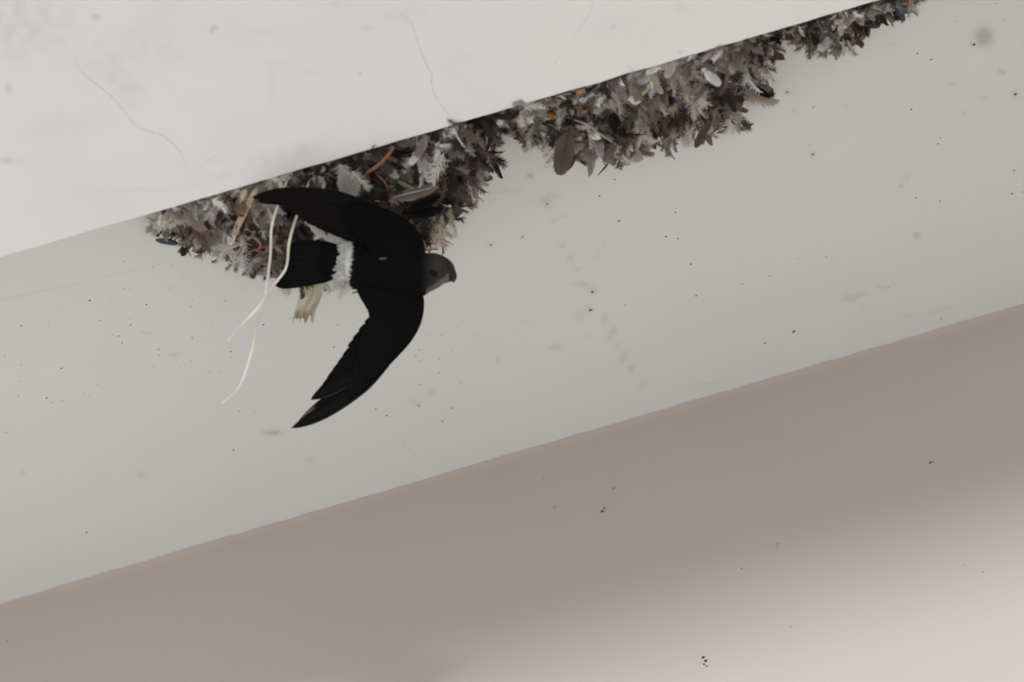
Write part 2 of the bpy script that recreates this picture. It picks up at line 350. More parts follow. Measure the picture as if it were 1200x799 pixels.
# ------------------------------------------------------------------ feather prototypes (unit length along +Y, face +Z)
def feather_proto(kind, seed):
    r = random.Random(seed); V = []; F = []; SH = []     # SH: brightness per vertex, the feather's own pattern
    bend = r.uniform(-.45, .45) if kind in ('vane', 'dark', 'round') else r.choice((-1, 1))*r.uniform(.15, .65); lift = r.uniform(.05, .30)
    def axis(t): return np.array([bend*t*t*.6, t-(abs(bend)+lift)*.12*t*t, lift*math.sin(t*2.2)*.5-.25*lift*t*t*2])
    ns = 14
    for side in (-1, 1):                                   # rachis as a flat tapering rod
        pass
    k0 = len(V)
    for i in range(ns+1):
        t = i/ns; p = axis(t); w = .014*(1-t)+.003
        for dx, dz in ((-w, 0), (0, w), (w, 0), (0, -w)): V.append(p+np.array([dx, 0, dz])); SH.append(1.25 if kind != 'dark' else .8)
    for i in range(ns):
        for k in range(4): F.append((k0+i*4+k, k0+i*4+(k+1) % 4, k0+(i+1)*4+(k+1) % 4, k0+(i+1)*4+k))
    def barb(t, side, length, ang, w, curl, sag, sh, segs=4):
        k = len(V); p = axis(t).copy(); a = ang
        for i in range(segs+1):
            u = i/segs
            ww = w*(1-u)**.7+.0012
            d = np.array([side*math.sin(a), math.cos(a), sag*u])
            nrm = np.array([-math.cos(a)*side, math.sin(a), 0])
            V.append(p+nrm*ww); V.append(p-nrm*ww); s_ = sh*(.9+.25*u); SH.extend([s_, s_])
            p = p+d*(length/segs); a += curl/segs
        for i in range(segs): F.append((k+2*i, k+2*i+1, k+2*i+3, k+2*i+2))
    if kind in ('vane', 'dark', 'round'):
        wmax = {'vane': .21, 'dark': .15, 'round': .26}[kind]; n = 34
        for side in (-1, 1):
            gap = r.uniform(.3, .9)
            ws = wmax*(r.uniform(.75, 1.15))
            for i in range(n):
                t = .16+.80*i/(n-1)
                if abs(t-gap) < .012: continue
                a_ = .85-.45*t; cen = .56 if kind != 'round' else .64; L = .01
                while L < .7:                        # the barb ends on the feather's rounded outline
                    yy = t+L*math.cos(a_-.12)*.93; xx_ = L*math.sin(a_-.12); q = (yy-cen)/(1.0-cen if yy > cen else cen)
                    if abs(q) >= 1 or xx_ > ws*(1-abs(q)**2.2)**.5: break
                    L += .008
                barb(t, side, L*r.uniform(.9, 1.05), a_, .024, -.35+r.uniform(-.06, .06), -.15+r.uniform(-.05, .05), 1+.12*math.sin(t*9)+r.uniform(-.05, .05))
            for i in range(16 if kind != 'dark' else 6):            # loose down at the base
                t = .03+.24*i/16; barb(t, side, r.uniform(.12, .26), r.uniform(.9, 1.6), .008, r.uniform(-1.2, .8), r.uniform(-.5, .7), 1.35 if kind != 'dark' else 1.2, 5)
    elif kind == 'down':
        for i in range(110):
            t = r.uniform(.02, .92); barb(t, r.choice((-1, 1)), r.uniform(.20, .44)*(1.1-.55*t), r.uniform(.3, 1.2), .0085, r.uniform(-1.6, 1.2), r.uniform(-.9, .9), r.uniform(.8, 1.25), 6)
    elif kind == 'semi':                                        # ragged, half plume, half down
        for i in range(96):
            t = .05+.93*(i % 48)/48; barb(t, -1 if i < 48 else 1, r.uniform(.14, .34)*(1.05-.5*t), r.uniform(.4, 1.0), .010, r.uniform(-.7, .2), r.uniform(-.5, .3), r.uniform(.8, 1.2), 5)
    return np.array(V), F, np.array(SH)
PROTO = {}
for kd, cnt in (('vane', 4), ('dark', 2), ('round', 2), ('down', 6), ('semi', 6)):
    PROTO[kd] = [feather_proto(kd, 100+17*i+len(kd)*5) for i in range(cnt)]
TINT = {'dark brown': (.040, .033, .029), 'brown': (.125, .102, .088), 'grey brown': (.27, .232, .205), 'grey': (.42, .395, .37), 'pale grey': (.66, .63, .60),
        'buff': (.50, .43, .33), 'rusty': (.20, .118, .075), 'white': (.84, .83, .80), 'slate': (.15, .165, .175), 'black': (.010, .0095, .0095)}
MESHC = {}
def feather_mesh(kd, i, tint):
    key = (kd, i, tint)
    if key not in MESHC:
        V, F, SH = PROTO[kd][i]
        me = bpy.data.meshes.new('nest_feather'); me.from_pydata(V.tolist(), [], F); me.materials.append(M['plume'])
        ca = me.color_attributes.new('Col', 'FLOAT_COLOR', 'POINT'); c = np.ones((len(V), 4), np.float32); c[:, :3] = np.clip(SH[:, None]*np.array(TINT[tint]), 0, .9)
        ca.data.foreach_set('color', c.ravel()); me.polygons.foreach_set('use_smooth', [True]*len(me.polygons)); me.update(); MESHC[key] = me
    return MESHC[key]

# ------------------------------------------------------------------ nests: surface under the outline, between beam and ceiling
OUT = [(176, 252), (183, 268), (205, 272), (215, 283), (226, 292), (238, 290), (245, 286), (253, 293), (264, 298), (269, 311), (283, 317), (301, 316), (316, 320), (327, 333), (348, 335), (383, 334), (403, 330),
       (450, 318), (490, 304), (505, 292), (516, 288), (523, 268), (540, 246), (560, 222), (569, 206), (574, 188), (573, 174), (580, 158), (586, 150),
       (602, 153), (623, 159), (630, 171), (645, 180), (670, 185), (692, 187), (701, 182), (724, 189), (738, 187), (748, 174), (758, 168), (776, 163), (792, 167), (803, 162), (817, 155), (830, 159), (841, 154),
       (853, 154), (862, 143), (867, 125), (880, 116), (890, 104), (893, 86), (898, 60), (906, 44), (912, 38),
       (914, 37), (928, 43), (938, 50), (946, 54), (958, 56), (969, 59), (985, 57), (998, 56), (1004, 44), (1010, 36), (1015, 31), (1032, 23), (1048, 17), (1058, 12), (1064, 6), (1072, -2), (1090, -12), (1110, -20)]
out_y = lambda x: interp(OUT, x)
def surf(px, t, j=0.0):
    """point on the nest: t=0 at the beam's edge line in the picture, 1 at the outline on the ceiling"""
    e0, e1 = edge_y(px), out_y(px); ext = max(e1-e0, 1)
    py = e0+t*ext
    hm = min(.066, ext*MM*1.05)
    prof = max(0, 1-max(t, 0)**2.2)**.75
    d = hm*prof*(1+.22*blend_noise(px, py, .045, 1)+.15*blend_noise(px, py, .12, 2))
    if ext > 18 and t < .22: d = d+(HB-.004-d)*max(0, 1-max(t, 0)/.22)**.7     # packed up to the beam's edge
    return at_z(px, py, HC-min(d, HB-.0035)-j)
def nest_base(name, x0, x1, tint, parent):
    nx, nt_ = int((x1-x0)/3), 22
    V = []; Cl = []
    for i in range(nx+1):
        px = x0+(x1-x0)*i/nx
        endk = min(1, 3*min(i, nx-i)/nx+.02)
        for j in range(nt_+1):
            t = j/nt_*(.96)-.0
            p = surf(px, t)
            p[2] = HC-(HC-p[2])*min(1, endk*4) if j else p[2]
            V.append(p)
            c = np.array(TINT['dark brown'])*(1.2+1.2*abs(blend_noise(px, t*60, .11, 4)))+np.array(TINT['brown'])*.5*max(0, blend_noise(px, t*60, .06, 8)); Cl.append(c)
    fr = np.array(V).reshape(nx+1, nt_+1, 3)
    fr[:, 0, 1] = YB+.0008                                  # first row against the beam's far face
    top = fr.copy(); top[:, :, 2] = HC-.0005
    Vv = np.vstack([fr.reshape(-1, 3), top.reshape(-1, 3)]); n = (nx+1)*(nt_+1); F = grid_faces(nx+1, nt_+1)
    F += [tuple(n+k for k in f[::-1]) for f in F]
    m1 = nt_+1
    for i in range(nx):
        F.append((i*m1, (i+1)*m1, n+(i+1)*m1, n+i*m1)); F.append((i*m1+nt_, n+i*m1+nt_, n+(i+1)*m1+nt_, (i+1)*m1+nt_))
    for j in range(nt_):
        F.append((j, n+j, n+j+1, j+1)); F.append((nx*m1+j, nx*m1+j+1, n+nx*m1+j+1, n+nx*m1+j))
    return mesh_obj(name, Vv, F, M['mat'], parent, parent.location, np.vstack([Cl, Cl]))

def frame_at(px, t, ang, tilt, twist, length):
    """matrix of a feather rooted at (px,t); ang = direction in the picture's surface (0 = outward, down the picture)"""
    p = surf(px, t, 0); pu = surf(px+3, t); pt = surf(px, min(t+.06, 1.02))
    a = pu-p; a /= np.linalg.norm(a)
    b = pt-p; b -= a*np.dot(a, b); b /= np.linalg.norm(b)+1e-9
    nrm = np.cross(a, b); nrm /= np.linalg.norm(nrm)
    if np.dot(nrm, -FW) < 0: nrm = -nrm
    nrm = nrm*.6+(-FW)*.6; nrm /= np.linalg.norm(nrm)
    b = b-nrm*np.dot(b, nrm); b /= np.linalg.norm(b); a = np.cross(b, nrm)
    y = b*math.cos(ang)+a*math.sin(ang); y = y*math.cos(tilt)+nrm*math.sin(tilt)
    x = np.cross(y, nrm); x /= np.linalg.norm(x); z = np.cross(x, y)
    xx = x*math.cos(twist)+z*math.sin(twist); zz = -x*math.sin(twist)+z*math.cos(twist)
    R = np.stack([xx, y, zz], 1)*length
    return R, p+nrm*.0015
def feather_obj(parent, kd, i, tint, R, p, name='feather', label=None):
    o = bpy.data.objects.new(name, feather_mesh(kd, i, tint)); C.objects.link(o); o.parent = parent
    mt = Matrix.Identity(4); q = p-np.array(parent.location)
    for r_ in range(3):
        for c_ in range(3): mt[r_][c_] = R[r_, c_]
        mt[r_][3] = q[r_]
    o.matrix_local = mt
    if label: o['label'] = label
    return o
def fluff(parent, feats, name):
    VV = []; FF = []; CC = []; n = 0
    for kd, i, tint, R, p in feats:
        V, F, SH = PROTO[kd][i]
        VV.append(V@R.T+p-np.array(parent.location)); FF.append(np.array(F)+n); n += len(V); CC.append(np.clip(SH[:, None]*np.array(tint), 0, .9))
    VV = np.vstack(VV); FF = np.vstack(FF); CC = np.vstack(CC)
    me = bpy.data.meshes.new(name); me.vertices.add(len(VV)); me.vertices.foreach_set('co', VV.astype(np.float32).ravel())
    me.loops.add(FF.size); me.loops.foreach_set('vertex_index', FF.astype(np.int32).ravel())
    me.polygons.add(len(FF)); me.polygons.foreach_set('loop_start', np.arange(0, FF.size, 4, dtype=np.int32)); me.update(calc_edges=True)
    me.polygons.foreach_set('use_smooth', [True]*len(FF)); me.materials.append(M['plume'])
    ca = me.color_attributes.new('Col', 'FLOAT_COLOR', 'POINT'); ca.data.foreach_set('color', np.hstack([CC, np.ones((len(CC), 1))]).astype(np.float32).ravel())
    o = bpy.data.objects.new(name, me); C.objects.link(o); o.parent = parent; o['kind'] = 'stuff'; return o
ALLT = list(TINT)
def pick_tint(px, t, pal):
    """patches of colour through the nest, as feathers of one kind lie together"""
    n1 = blend_noise(px, t*80, .035, 11)+random.gauss(0, .16)
    ks = list(pal); tot = sum(pal.values()); u = min(.999, max(0, .5+n1*1.15))*tot
    for k in ks:
        u -= pal[k]
        if u < 0: return k
    return ks[-1]
def grow(parent, x0, x1, pal, n_named, n_fluff, seed, smax=1.0):
    random.seed(seed); feats = []; named = []
    def one(i, big):
        px = random.uniform(x0+3, x1-3); ext = out_y(px)-edge_y(px)
        if ext < 6 and random.random() < .6: px = random.uniform(x0+3, x1-3); ext = out_y(px)-edge_y(px)
        t = random.random()**.85
        L = (random.uniform(20, 40) if big else random.uniform(13, 30))*smax
        L = min(L, 9+ext*.6)
        t = min(t, 1-.45*L/max(ext, 8)) if random.random() < .85 else t
        t = max(t, .02)
        if random.random() < .22: t = random.uniform(-.02, .14)
        ang = random.gauss(0, 1.0); kd = random.choices(['vane', 'round', 'dark', 'down', 'semi'], [.13, .05, .07, .37, .38])[0]
        tint = pick_tint(px, t, pal)
        tilt = random.gauss(.12, .16)
        if t < .22: tilt = min(tilt, .1); ang = abs(ang)*random.choice((-1, 1)); ang = max(-1.5, min(1.5, ang))
        R, p = frame_at(px, t, ang, tilt, random.gauss(0, .5), L*MM)
        if np.dot(R[:, 2], -FW) < 0: pass
        return kd, random.randrange(len(PROTO[kd])), tint, R, p
    for i in range(n_fluff):
        kd, q, tint, R, p = one(i, False); c = np.array(TINT[tint])*random.uniform(.75, 1.3); feats.append((kd, q, c, R, p))
    for i in range(n_named):
        kd, q, tint, R, p = one(i, True); v_ = p+R[:, 1]*.5-CAM; w_ = v_@FW
        if math.hypot(W_/2+FPX*(v_@RT)/w_-645, H_/2-FPX*(v_@UP)/w_-134) < 20: continue
        feather_obj(parent, kd, q, tint, R, p)
    for i in range(int(n_fluff*.45)):            # fine loose down over everything
        px = random.uniform(x0+3, x1-3); e_ = edge_y(px); ext = out_y(px)-e_
        if ext < 10: continue
        t = random.uniform(0, .95); L = random.uniform(12, 26)*smax; R, p = frame_at(px, t, random.gauss(0, 1.5), random.gauss(.1, .15), random.gauss(0, .5), L*MM)
        p = p-FW*.004; p[1] = max(p[1], YB+.002)
        feats.append(('down', random.randrange(6), np.array(TINT[pick_tint(px, t, pal)])*random.uniform(.8, 1.5), R, p))
    px = x0+2                                   # a rim of feathers pressed against the beam's edge
    while px < x1-4:
        e_ = edge_y(px); ext = out_y(px)-e_
        if ext > 8:
            for rep in range(2):
                L = random.uniform(9, 22)*smax; an = random.choice((random.gauss(-.25, .35), math.pi-random.gauss(.25, .35), random.gauss(1.3, .4)))
                a_ = (px+random.uniform(-3, 3), e_+random.uniform(-5, 3)); b_ = (a_[0]+L*math.cos(an), a_[1]+abs(L*math.sin(an))*.6-.29*L*math.cos(an)+random.uniform(0, 4))
                R, p = lay(a_, b_, random.uniform(.0, .003), random.uniform(.9, 1.4), random.gauss(0, .4))
                p[1] = max(p[1], YB+.002)
                feats.append((random.choice(('vane', 'semi', 'down', 'semi')), random.randrange(4), np.array(TINT[pick_tint(px, .2+random.random()*.3, pal)])*random.uniform(.8, 1.4), R, p))
        px += random.uniform(2.5, 5.5)
    def clear(R, p):                            # leave the round tuft showing
        for u in (.1, .35, .6, .9):
            q = p+R[:, 1]*u-CAM; dd = q@FW
            if math.hypot(W_/2+FPX*(q@RT)/dd-645, H_/2-FPX*(q@UP)/dd-134) < 10: return False
        return True
    feats = [f for f in feats if clear(f[3], f[4])]
    fluff(parent, feats, 'matted_plumage')
def lay(a, b, near, wide=1.0, twist=0.0, flip=1):
    """matrix and root of a feather lying from picture point a (quill) to b (tip)"""
    def D(q):
        ext = out_y(q[0])-edge_y(q[0]); t = (q[1]-edge_y(q[0]))/max(ext, 1)
        return (surf(q[0], min(max(t, 0), 1))-CAM)@FW
    li = math.hypot(b[0]-a[0], b[1]-a[1])*MM; d0 = D(a); d1 = min(max(D(b), d0-.45*li), d0+.45*li)
    p0, p1 = at_d(a[0], a[1], d0-near), at_d(b[0], b[1], d1-near)
    y = p1-p0; L = np.linalg.norm(y); y /= L
    z = -FW-y*np.dot(y, -FW); z /= np.linalg.norm(z); x = np.cross(y, z)
    xx = x*math.cos(twist)+z*math.sin(twist); zz = -x*math.sin(twist)+z*math.cos(twist)
    return np.stack([xx*li*wide*flip, y*L, zz*li*flip], 1), p0
def special(parent, a, b, kd, i, tint, near=.004, wide=1.0, label=None, name='feather', twist=0.0, flip=1):
    R, p0 = lay(a, b, near+(.008 if label else 0), wide, twist, flip)
    return feather_obj(parent, kd, i, tint, R, p0, name, label)
def strand(parent, pts, w, col, near=.006, name='grass_stem', label=None, flat=.5, taper=(.6, .5), seg=8):
    """fibre or stem through picture points lying on the nest; optional third value = own clearance in metres"""
    P = []
    for q in pts:
        ext = out_y(q[0])-edge_y(q[0]); t = (q[1]-edge_y(q[0]))/max(ext, 1)
        s = surf(q[0], min(max(t, 0), 1)); dep = (s-CAM)@FW
        P.append(at_d(q[0], q[1], dep-(q[2] if len(q) > 2 else near)))
    L = smooth_line(P, 8*len(P)); n = len(L)
    rad = [w*MM*.5*min(1, taper[0]+(1-taper[0])*i/n*4, taper[1]+(1-taper[1])*(n-1-i)/n*4) for i in range(n)]
    V, F = tube(L, rad, seg, flat)
    cc = np.array([np.array(col)*(.88+.2*(i//seg % 5)/5) for i in range(len(V))])
    return V, F, cc

n1 = empty('swift_nest', tuple(surf(390, .0))); n1.location[2] = HC
tag(n1, 'largest nest, dark matted feathers and grass, left along the beam behind the flying bird', 'nest', 'feather nests wedged between beam and ceiling')
n2 = empty('swift_nest', tuple(surf(745, .0))); n2.location[2] = HC
tag(n2, 'grey brown feather nest in the middle with an orange tuft and drooping plumes', 'nest', 'feather nests wedged between beam and ceiling')
n3 = empty('swift_nest', tuple(surf(985, .0))); n3.location[2] = HC
tag(n3, 'smallest thin scruffy nest at the top right end of the beam', 'nest', 'feather nests wedged between beam and ceiling')
bpy.context.view_layer.update()
nest_base('nest_base', 196, 586, 'dark brown', n1)
nest_base('nest_base', 587, 912, 'brown', n2)
nest_base('nest_base', 914, 1108, 'brown', n3)
pal1a = {'pale grey': 1.2, 'grey': 2.0, 'buff': .8, 'grey brown': 2.6, 'rusty': .6, 'brown': 1.2, 'dark brown': .6}
pal1b = {'white': .1, 'pale grey': .4, 'grey': .8, 'grey brown': 1.5, 'rusty': .2, 'brown': 2.8, 'dark brown': 4.0, 'black': .9}
pal2 = {'white': .3, 'pale grey': 1.3, 'buff': 1.3, 'grey': 1.8, 'grey brown': 2.6, 'brown': 2.4, 'dark brown': 2.2}
pal3 = {'pale grey': .7, 'buff': 1.0, 'grey': 1.0, 'grey brown': 1.6, 'brown': 1.6, 'slate': .8, 'dark brown': 1.8}
grow(n1, 186, 345, pal1a, 38, 230, 21, .95)
grow(n1, 335, 584, pal1b, 62, 360, 22)
grow(n2, 588, 908, pal2, 96, 560, 23)
grow(n3, 916, 1085, pal3, 60, 220, 24, .72)

# individual feathers and fibres that stand out
sp_ = special
sp_(n1, (520, 228), (478, 247), 'dark', 0, 'black', .018, .7, 'black glossy feather', flip=-1)
sp_(n1, (470, 250), (521, 252), 'dark', 1, 'black', .020, .9, 'black glossy feather')
sp_(n1, (515, 236), (529, 234), 'round', 0, 'black', .019, 1.3, 'black rounded feather')
sp_(n1, (455, 236), (512, 218), 'vane', 0, 'grey brown', .012, .6, 'grey brown feather with a pale edge')
sp_(n1, (214, 286), (182, 281), 'dark', 0, 'slate', .006, .75, 'small blue grey feather poking out')
sp_(n1, (412, 200), (432, 225), 'down', 0, 'pale grey', .012, .9)
sp_(n1, (398, 192), (416, 232), 'round', 1, 'grey', .010, 1.1)
sp_(n1, (352, 252), (405, 284), 'vane', 1, 'pale grey', .010, .8)
sp_(n1, (520, 180), (500, 215), 'down', 1, 'pale grey', .010, 1)
sp_(n1, (205, 248), (176, 262), 'down', 2, 'pale grey', .001, 1.2)
sp_(n1, (215, 250), (190, 276), 'down', 3, 'pale grey', .001, 1.2)
sp_(n1, (250, 240), (225, 262), 'round', 0, 'pale grey', .006, 1.2)
sp_(n1, (225, 262), (243, 300), 'semi', 0, 'rusty', .006, 1.0)
sp_(n1, (300, 300), (284, 322), 'down', 0, 'grey', .004, 1.5); sp_(n1, (318, 302), (306, 324), 'down', 1, 'grey', .004, 1.4)
for a, b in (((345, 322), (330, 344)), ((352, 322), (350, 348)), ((372, 322), (386, 346)), ((390, 322), (404, 344)), ((335, 318), (322, 340)), ((400, 318), (414, 345))): sp_(n1, a, b, 'down', random.randrange(4), 'pale grey', .002, 1.5)
for a, b in (((515, 245), (512, 290)), ((505, 262), (520, 293)), ((508, 258), (500, 290)), ((525, 238), (528, 268)), ((510, 255), (527, 282))): sp_(n1, a, b, 'semi', random.randrange(3), 'buff', .006, 1.1)
for a, b in (((545, 205), (566, 230)), ((552, 190), (578, 205)), ((535, 220), (552, 245)), ((555, 170), (580, 190)), ((528, 235), (543, 256))): sp_(n1, a, b, 'semi', random.randrange(3), 'brown', .006, 1.1)
sp_(n2, (668, 146), (656, 206), 'dark', 0, 'brown', .009, 1.25, 'brown spoon shaped feather hanging down')
sp_(n2, (716, 126), (723, 165), 'dark', 1, 'black', .016, 1.5, 'black upright feather')
sp_(n2, (712, 150), (700, 128), 'semi', 0, 'dark brown', .010, 1)
sp_(n2, (836, 138), (814, 173), 'dark', 0, 'brown', .008, .9, 'curled brown feather hanging free', flip=-1)
sp_(n2, (832, 140), (820, 170), 'vane', 1, 'grey brown', .007, .6)
sp_(n2, (874, 97), (903, 114), 'dark', 0, 'black', .014, .8, 'black feather')
sp_(n2, (872, 108), (914, 124), 'vane', 1, 'buff', .010, .55, 'buff feather with a dark tip')
sp_(n2, (870, 112), (906, 128), 'semi', 1, 'pale grey', .007, 1.1)
sp_(n2, (770, 152), (762, 174), 'dark', 1, 'dark brown', .008, 1.2)
sp_(n2, (700, 165), (690, 192), 'round', 0, 'grey brown', .004, 1.3); sp_(n2, (722, 168), (726, 196), 'semi', 2, 'pale grey', .004, 1.5)
sp_(n2, (748, 150), (742, 178), 'vane', 0, 'pale grey', .008, 1.1); sp_(n2, (735, 115), (752, 118), 'vane', 2, 'white', .012, 1.6)
sp_(n2, (822, 80), (845, 100), 'vane', 0, 'white', .010, .9); sp_(n2, (862, 100), (878, 76), 'semi', 0, 'grey', .008, 1.1); sp_(n2, (880, 60), (858, 72), 'vane', 2, 'pale grey', .010, 1.1)
sp_(n2, (856, 128), (852, 160), 'down', 0, 'pale grey', .004, 1.3); sp_(n2, (886, 78), (904, 62), 'down', 1, 'grey', .003, 1.3); sp_(n2, (888, 80), (898, 98), 'down', 2, 'pale grey', .003, 1.3); sp_(n2, (892, 50), (906, 56), 'semi', 2, 'grey', .003, 1.3)
sp_(n2, (600, 140), (598, 162), 'down', 1, 'grey', .003, 1.5); sp_(n2, (612, 142), (620, 165), 'down', 2, 'grey', .003, 1.4)
sp_(n3, (950, 38), (944, 70), 'semi', 1, 'brown', .004, 1.0); sp_(n3, (988, 50), (1012, 51), 'semi', 0, 'dark brown', .003, .9); sp_(n3, (1008, 50), (1004, 53), 'round', 0, 'dark brown', .004, 2)
sp_(n3, (975, 40), (960, 60), 'vane', 0, 'pale grey', .006, 1.2); sp_(n3, (915, 34), (938, 50), 'vane', 1, 'dark brown', .004, .9)
def fibre(parent, pts, w, col, near=.010, name='grass_stem', label=None, **k):
    V, F, cc = strand(parent, pts, w, col, near+(.008 if label else .002), **k); o = mesh_obj(name, V, F, M['straw'], parent, parent.location, cc)
    if label: o['label'] = label
    return o
RUST, TAN, PALE, FIL = (.27, .125, .062), (.42, .30, .15), (.72, .66, .48), (.62, .58, .55)
fibre(n1, [(462, 172), (452, 185), (440, 196), (430, 202)], 4, RUST, label='rusty orange fibre', name='fibre', flat=.4)
fibre(n1, [(265, 306), (285, 298), (300, 292), (318, 287), (335, 288)], 2.6, RUST, label='rusty orange fibre', name='fibre')
fibre(n1, [(282, 280), (292, 278), (300, 279), (305, 286), (303, 293)], 2.2, (.5, .27, .14), label='rusty orange fibre', name='fibre')
fibre(n1, [(236, 262), (240, 272), (234, 282), (226, 290)], 2.2, RUST, label='rusty orange fibre', name='fibre')
fibre(n1, [(290, 308), (300, 301), (312, 300)], 2, RUST, label='rusty orange fibre', name='fibre')
fibre(n1, [(442, 205), (450, 212), (455, 222)], 2, RUST, label='rusty orange fibre', name='fibre')
fibre(n1, [(581, 138), (574, 147), (571, 158), (570, 170)], 3, TAN, label='hooked tan stem')
fibre(n1, [(532, 150), (537, 162), (545, 173)], 1.8, (.8, .78, .76), label='white thin quill', name='quill')
fibre(n1, [(511, 190), (520, 188), (530, 189)], 1.4, (.6, .58, .56), label='white thin quill', name='quill')
fibre(n1, [(460, 232), (480, 226), (498, 222), (508, 218)], 1.6, (.55, .50, .47), .016, label='pale thin quill', name='quill')
fibre(n2, [(672, 140), (690, 147), (708, 160), (728, 172), (742, 178)], 2.6, (.52, .44, .38), .018, label='long pale quill', name='quill', taper=(.3, .3))
fibre(n2, [(716, 168), (718, 178), (712, 192), (700, 206)], 2.4, (.10, .08, .07), .010, label='dark bare quill hanging down', name='quill', taper=(.7, .2))
fibre(n2, [(777, 170), (783, 177), (791, 187)], 2.4, (.48, .34, .14), .004, label='short tan stem sticking out')
fibre(n2, [(862, 143), (870, 150), (882, 152)], 1.6, (.30, .25, .23), .003, label='thin brown quill', name='quill', taper=(.8, .2))
fibre(n2, [(676, 116), (682, 128), (678, 138)], 2.4, RUST, label='rusty orange fibre', name='fibre')
for k in range(26):
    x0 = random.choice([random.uniform(200, 560), random.uniform(600, 890), random.uniform(930, 1060)]); par = n1 if x0 < 585 else n2 if x0 < 910 else n3
    e0, e1 = edge_y(x0), out_y(x0); y0 = random.uniform(e0+4, e0+(e1-e0)*.7+4); an = random.uniform(0, 6.28); L = random.uniform(9, 22)
    q = [(x0+L*u*math.cos(an)+random.uniform(-2, 2), y0+L*u*math.sin(an)*.6+3*u*u) for u in (0, .35, .7, 1)]
    fibre(par, q, random.uniform(1, 1.8), random.choice([FIL, TAN, (.3, .22, .18), (.5, .45, .42)]), random.uniform(.006, .011), 'quill' if k % 2 else 'grass_stem')
# orange tuft ringed in white down
def disc(parent, px, py, rx, ry, near, col, name, bumpy=.25, label=None):
    V = []; n = 20; s = surf(px, .3); dep = (surf(px, (py-edge_y(px))/(out_y(px)-edge_y(px)))-CAM)@FW
    rings = 6
    for j in range(rings+1):
        u = j/rings
        for k in range(n):
            w = 2*math.pi*k/n; rr = math.sin(u*math.pi/2)*(1+bumpy*random.uniform(-.3, .3))
            V.append(at_d(px+rx*rr*math.cos(w), py+ry*rr*math.sin(w), dep-near-math.cos(u*math.pi/2)*rx*MM*.7))
    F = grid_faces(rings+1, n, True); F.append(tuple(rings*n+k for k in range(n)))
    o = mesh_obj(name, V, F, M['mat'], parent, parent.location, col)
    if label: o['label'] = label
disc(n2, 645, 134, 6.5, 4.8, .020, (.36, .17, .05), 'seed_tuft', label='round orange tuft')
for k in range(14):
    w = 2*math.pi*k/14; sp_(n2, (645+5*math.cos(w), 134+4*math.sin(w)), (645+12*math.cos(w+.5), 134+8*math.sin(w+.5)), 'down', k % 4, 'pale grey', .014, .9)
for k, (a, b, c_, r_) in enumerate([(680, 108, (.5, .28, .15), 4), (684, 130, (.55, .40, .25), 4), (676, 124, (.35, .15, .08), 5), (1050, 6, (.4, .24, .10), 6), (1060, 3, (.38, .22, .10), 5), (1040, 8, (.35, .25, .12), 4), (310, 270, (.30, .33, .22), 4)]):
    disc(n3 if a > 910 else n1 if a < 500 else n2, a, b, r_, r_*.6, .016, c_, 'seed_tuft', .9)

# ------------------------------------------------------------------ loose stalks hanging from the nest
DB = (at_z(297, 228, HC)-CAM)@FW - .118                     # distance of the bird's plane from the lens
def stalk(name, label, pts, widths, col, root, flat=.35, group=None, frayed=False):
    P = [at_d(a, b, DB+d) for a, b, d in pts]; L = smooth_line(P, 12*len(P)); n = len(L)
    rad = np.interp(np.linspace(0, 1, n), np.linspace(0, 1, len(widths)), widths)*MM*.44
    V, F = tube(L, rad, 10, flat)
    cc = np.array([np.array(col)*(.92+.12*math.sin((i//10)*.21)) for i in range(len(V))])
    o = mesh_obj(name, V, F, M['straw'], None, tuple(P[0]), cc); tag(o, label, 'stalk', group); return o
sn = lambda px, py: (surf(px, max(0, min(1, (py-edge_y(px))/(out_y(px)-edge_y(px)))))-CAM)@FW-DB
stalk('grass_stalk', 'longest pale stalk, dangling lowest below the big nest to a bent tip', [(339, 206, sn(339, 206)), (332, 222, .022), (325.4, 241, .016), (318.3, 267, .012), (317, 298, .010), (311, 345, .008), (302.5, 372, .012), (295.7, 409, .014), (280.5, 453, .014), (260.3, 472.6, .014)],
      [2, 2.6, 3, 3.4, 3.6, 3.2, 3.0, 3.6, 3.2, 2.2], (.90, .86, .72), None, group='pale grass stalks hanging from the big nest')
stalk('grass_stalk', 'pale kinked stalk crossing the bird\'s tail and ending left, the shorter of two', [(368, 199, sn(368, 199)), (360, 219, .024), (346.4, 257, .016), (339, 284, .008), (337, 305, .004), (333, 318, .004), (317.7, 338, .004), (304, 358.5, .006), (285, 379, .008), (267, 399.5, .010)],
      [2, 2.4, 3.2, 3.6, 3.4, 3.2, 3.0, 4, 4.4, 2.8], (.90, .86, .72), None, group='pale grass stalks hanging from the big nest')
stalk('straw_leaf', 'flat tan straw leaf lying slanted across the left end of the nest', [(304, 216, sn(304, 216)), (297, 228, sn(297, 228)-.012), (286, 249, sn(286, 249)-.014), (277, 268, sn(277, 268)-.014), (271, 284, sn(271, 284)-.014), (266, 298, sn(266, 298)-.012)],
      [3, 7, 9, 8, 8, 5], (.52, .42, .26), None, .18)
